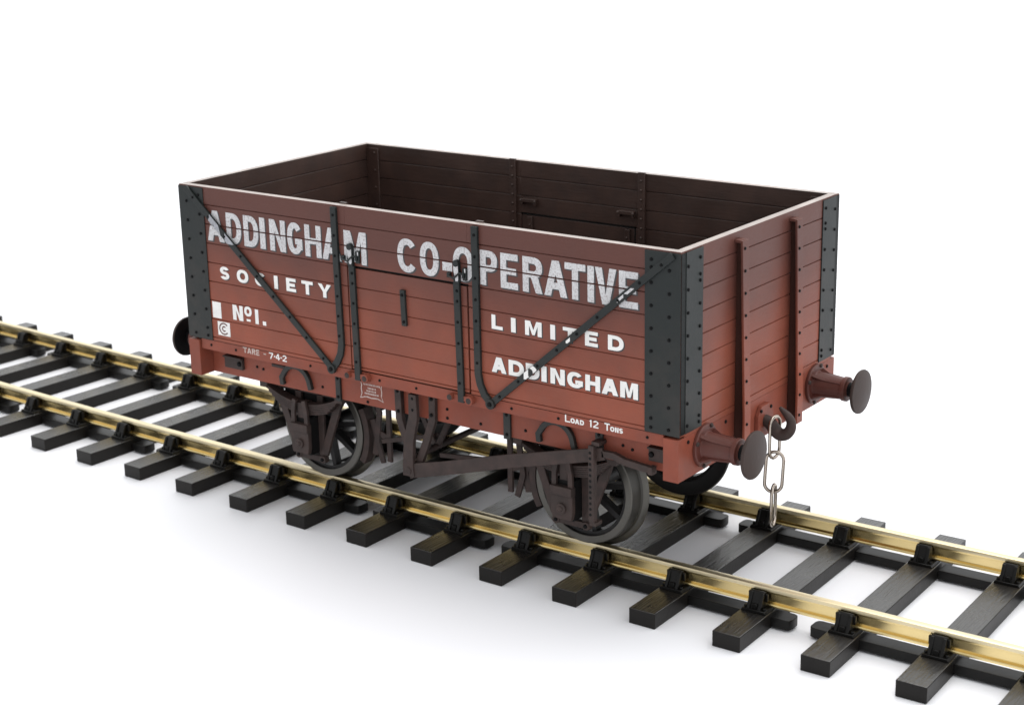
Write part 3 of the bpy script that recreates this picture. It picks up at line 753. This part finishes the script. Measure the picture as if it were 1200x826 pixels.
# TARE - 7-4-2   /   LOAD 12 TONS
YC = -(HY+.0)
def small(items, mat, z0, z1, par=near):
    gs = [place(c, a, b, z0 if len(r) == 0 else z0, z1 if not r else r[0], .27, .23) for c, a, b, *r in items]
    decal('painted_lettering', gs, -(HY-.03+.03), mat, par, cut=False)
small([('T',-42.6,-41.5),('A',-41.45,-40.3),('R',-40.15,-39.2),('E',-39.0,-38.15),('-',-37.0,-36.3)], M['pale'], 30.85, 32.0)
small([('7',-35.5,-34.4),('-',-34.2,-33.8),('4',-33.7,-32.6),('-',-32.45,-32.05),('2',-31.9,-30.8)], M['white2'], 30.75, 32.0)
small([('L',34.6,35.7,32.0),('O',35.75,36.65),('A',36.65,37.6),('D',37.7,38.55),('1',39.6,40.3,32.0),('2',40.4,41.5,32.0),('T',42.7,43.8,32.0),('O',43.85,44.7),('N',44.8,45.55),('S',45.65,46.4)], M['white2'], 30.7, 31.6)
# scroll-edged notice on the solebar, its lettering too small to read
def scroll(x0, x1, z0, z1, t):
    def edge(i):
        xa, xb, za, zb = x0+i, x1-i, z0+i, z1-i; P = []
        for (ax, az), (bx, bz), nx, nz in (((xa,za),(xb,za),0,1), ((xb,za),(xb,zb),-1,0), ((xb,zb),(xa,zb),0,-1), ((xa,zb),(xa,za),1,0)):
            for k in range(12):
                u = k/12; w = .28*math.sin(PI*u)**1 - .10*math.cos(4*PI*u) + .1
                P.append((ax+(bx-ax)*u+nx*w, az+(bz-az)*u+nz*w))
        return P
    return [edge(0), edge(t)[::-1]]
g = [scroll(-14.9, -9.0, 25.5, 29.4, .24)]
rnd = random.Random(3)
for z, a, b in ((28.3, -13.9, -10.0), (27.6, -12.9, -11.0), (27.05, -13.2, -10.9), (26.5, -13.7, -10.2)):
    x = a
    while x < b:
        w = rnd.uniform(.12, .34); g.append([[(x, z), (x+w, z), (x+w, z+.34), (x, z+.34)]]); x += w + rnd.uniform(.08, .14)
decal('painted_notice', g, -(25.15+.04), M['pale'], so_n, cut=False)

# ================================================================== THE TRACK
OFF, PIT, WS, HS, SL = 2.5835, 16.0126, 5.166, 2.856, 29.71
C = lambda x: -.024 - .0665*x/50 + .3458*(x/50)**2
dC = lambda x: -.0665/50 + 2*.3458*x/2500
track = empty('model_track', (0, 0, -HS), 'straight length of model railway track with brass rails on dark brown sleepers', 'model track')
XA, XB = -262., 176.
def rail(side):
    y0 = side*16.8
    pr = [(-.80, 3.40), (-.72, 4.0), (-.55, 4.07), (.55, 4.07), (.72, 4.0), (.80, 3.40), (.72, 3.05), (.25, 2.8), (.25, 1.35), (.82, 1.18), (.9, 1.0), (.9, .72), (-.9, .72), (-.9, 1.0), (-.82, 1.18), (-.25, 1.35), (-.25, 2.8), (-.72, 3.05)]
    n = 60; m = len(pr); mb = MB(); v = []; f = []; mi = []
    for i in range(n+1):
        x = XA + (XB-XA)*i/n; a = math.atan(dC(x))
        for u, z in pr: v.append((x - u*math.sin(a) , y0 + C(x) + u*math.cos(a), z))
    mb.v = v
    for i in range(n):
        for k in range(m):
            mb.f.append((i*m+k, i*m+(k+1) % m, (i+1)*m+(k+1) % m, (i+1)*m+k)); mb.m.append(1 if k in (0, 1, 2, 3, 4) else 0)
    mb.f += [list(range(m)), [n*m+k for k in range(m)][::-1]]; mb.m += [0, 0]
    return mb.build('rail', [M['brass'], M['brasstop']], track, smooth=30)
rail(-1); rail(1)
# one sleeper with two chairs, then copies
def sleeper_proto():
    mb = MB(); mb.box(-WS/2, WS/2, -SL, SL, -HS, 0); mb.m[:] = [1]*6; mb.m[1] = 0
    s = mb.build('sleeper', [M['sleeper'], M['sside']], track, bevel=.16, segs=2)
    for y in (-16.8, 16.8):
        mb = MB()
        mb.prism([(-2.35, 0), (2.35, 0), (2.1, .55), (-2.1, .55)], y-3.3, y+3.3, 'y')
        for sg in (-1, 1):
            o = 'x'
            # jaw: wedge that leans on the rail web, with two ribs
            J = [(y+sg*.78, .5), (y+sg*2.9, .5), (y+sg*2.55, 1.3), (y+sg*1.75, 3.2), (y+sg*1.45, 3.45), (y+sg*.9, 3.3), (y+sg*.78, 2.4)]
            mb.prism(J, -1.35, 1.35, 'x')
            for x in (-1.05, 1.05):
                mb.prism([(y+sg*1.2, .5), (y+sg*3.15, .5), (y+sg*2.95, 1.2), (y+sg*1.95, 3.3), (y+sg*1.2, 3.3)], x-.3, x+.3, 'x')
            for x in (-1.75, 1.75): mb.cyl((x, y+sg*2.5, .5), .33, .45, 'z', 8)
            mb.box(-.5, .5, *sorted((y+sg*2.4, y+sg*3.0)), .5, 1.5)
        # timber key wedged beside the rail on the outer side
        sg = -1 if y < 0 else 1
        mb.box(-1.9, 1.7, *sorted((y+sg*.72, y+sg*1.35)), 1.5, 3.0)
        mb.build('rail_chair', M['chair'], s, bevel=.08, segs=1)
    return s
s0 = sleeper_proto()
xs = []
for i in range(-10, 18):
    x = OFF + PIT*(i-7)
    if x < -110: x += (x+110)*.045
    xs.append((i, x))
for i, x in xs:
    mt = Matrix.Translation((x, C(x), random.uniform(-.02, .02))) @ Matrix.Rotation(math.atan(dC(x)) + random.uniform(-.004, .004), 4, 'Z')
    dup(s0, track, mt)
for ch in list(s0.children): bpy.data.objects.remove(ch)
bpy.data.objects.remove(s0)
# moulded strips that join the sleepers under each rail; some are cut through, leaving rounded stubs
cutn = {1, 5, 7, 11, -2, -5}; cutf = {9, 13, 3, 5, -1, -4}
for side, cuts in ((-1, cutn), (1, cutf)):
    for (i, xa), (j, xb) in zip(xs[:-1], xs[1:]):
        a, b = xa+WS/2-.1, xb-WS/2+.1; y = side*16.8 + C((a+b)/2)
        al = math.atan(dC((a+b)/2))
        def strip(p, q, r0=False, r1=False):
            mb = MB()
            w = 1.75; pts = []
            pts += [(p, -w), (q, -w)] if not r1 else [(p, -w), (q-.9, -w), (q-.25, -w+.25), (q, -w+.9), (q, w-.9), (q-.25, w-.25), (q-.9, w)]
            if not r1: pts += [(q, w)]
            pts += [(p, w)]
            if r0:
                pts = [(p+.9, -w), (q, -w), (q, w), (p+.9, w), (p+.25, w-.25), (p, w-.9), (p, -w+.9), (p+.25, -w+.25)]
            pts = [(u, y + v + (u-(a+b)/2)*al) for u, v in pts]
            mb.prism(pts, -HS+.35, -.75, 'z')
            mb.build('sleeper_web', M['chair'], track, bevel=.15, segs=2)
        if i in cuts: strip(a, a+4.1, r1=True); strip(b-3.6, b, r0=True)
        else: strip(a, b)

# ================================================================== SURFACE
me = bpy.data.meshes.new('table_surface'); R_ = 400
me.from_pydata([(-R_, -R_, 0), (R_, -R_, 0), (R_, R_, 0), (-R_, R_, 0)], [], [(0, 1, 2, 3)]); me.materials.append(M['floor'])
fl = bpy.data.objects.new('ground', me); COL.objects.link(fl); fl.location = (0, 0, -HS*S - .002)
fl['kind'] = 'structure'

# ================================================================== LIGHT
w = bpy.data.worlds.new('World'); sc.world = w; w.use_nodes = True
nt = w.node_tree; bg = nt.nodes['Background']
tc = nt.nodes.new('ShaderNodeTexCoord'); sx = nt.nodes.new('ShaderNodeSeparateXYZ'); nt.links.new(tc.outputs['Generated'], sx.inputs[0])
# white paper behind and around, dim room on the camera's side
mr = nt.nodes.new('ShaderNodeMapRange'); mr.interpolation_type = 'SMOOTHSTEP'
mr.inputs['From Min'].default_value = -.75; mr.inputs['From Max'].default_value = -.05; mr.inputs['To Min'].default_value = .80; mr.inputs['To Max'].default_value = 1.5
nt.links.new(sx.outputs['Y'], mr.inputs['Value']); nt.links.new(mr.outputs[0], bg.inputs['Strength'])
bg.inputs['Color'].default_value = (.975, .99, 1, 1)
def area(name, loc, target, size, power, col=(1, 1, 1), sy=None):
    l = bpy.data.lights.new(name, 'AREA'); l.energy = power; l.color = col; l.shape = 'RECTANGLE'; l.size = size*S; l.size_y = (sy or size)*S
    o = bpy.data.objects.new(name, l); COL.objects.link(o); o.location = Vector(loc)*S
    o.rotation_euler = (Vector(target)-Vector(loc)).to_track_quat('-Z', 'Y').to_euler()
    return o
area('overhead_softbox', (40, 120, 520), (0, 0, 0), 420, 16000, (1, .99, .97))
area('front_softbox', (420, -420, 330), (0, 0, 30), 260, 850, (.97, .99, 1))

# ================================================================== CAMERA
cx, cy, cz, yaw, pit, rol, fpx = 193.06658, -256.05645, 125.17796, .6394505, -.2870985, -.0211161, 1998.405
f = Vector((-math.sin(yaw)*math.cos(pit), math.cos(yaw)*math.cos(pit), math.sin(pit)))
rt = Vector((math.cos(yaw), math.sin(yaw), 0)); up = rt.cross(f)
r2 = rt*math.cos(rol) + up*math.sin(rol); u2 = -rt*math.sin(rol) + up*math.cos(rol)
cam = bpy.data.cameras.new('camera'); co = bpy.data.objects.new('camera', cam); COL.objects.link(co)
mw = Matrix((r2, u2, -f)).transposed().to_4x4(); mw.translation = Vector((cx, cy, cz))*S
co.matrix_world = mw
cam.sensor_fit = 'HORIZONTAL'; cam.sensor_width = 36; cam.lens = 36*fpx/1200; cam.clip_start = .1; cam.clip_end = 2000
cam.dof.use_dof = True; cam.dof.focus_distance = 30.0; cam.dof.aperture_fstop = .6
sc.camera = co
vs = sc.view_settings; vs.view_transform = 'Standard'; vs.look = 'None'; vs.exposure = 0; vs.gamma = 1; vs.use_curve_mapping = False
sc.cycles.max_bounces = 8; sc.cycles.use_denoising = True
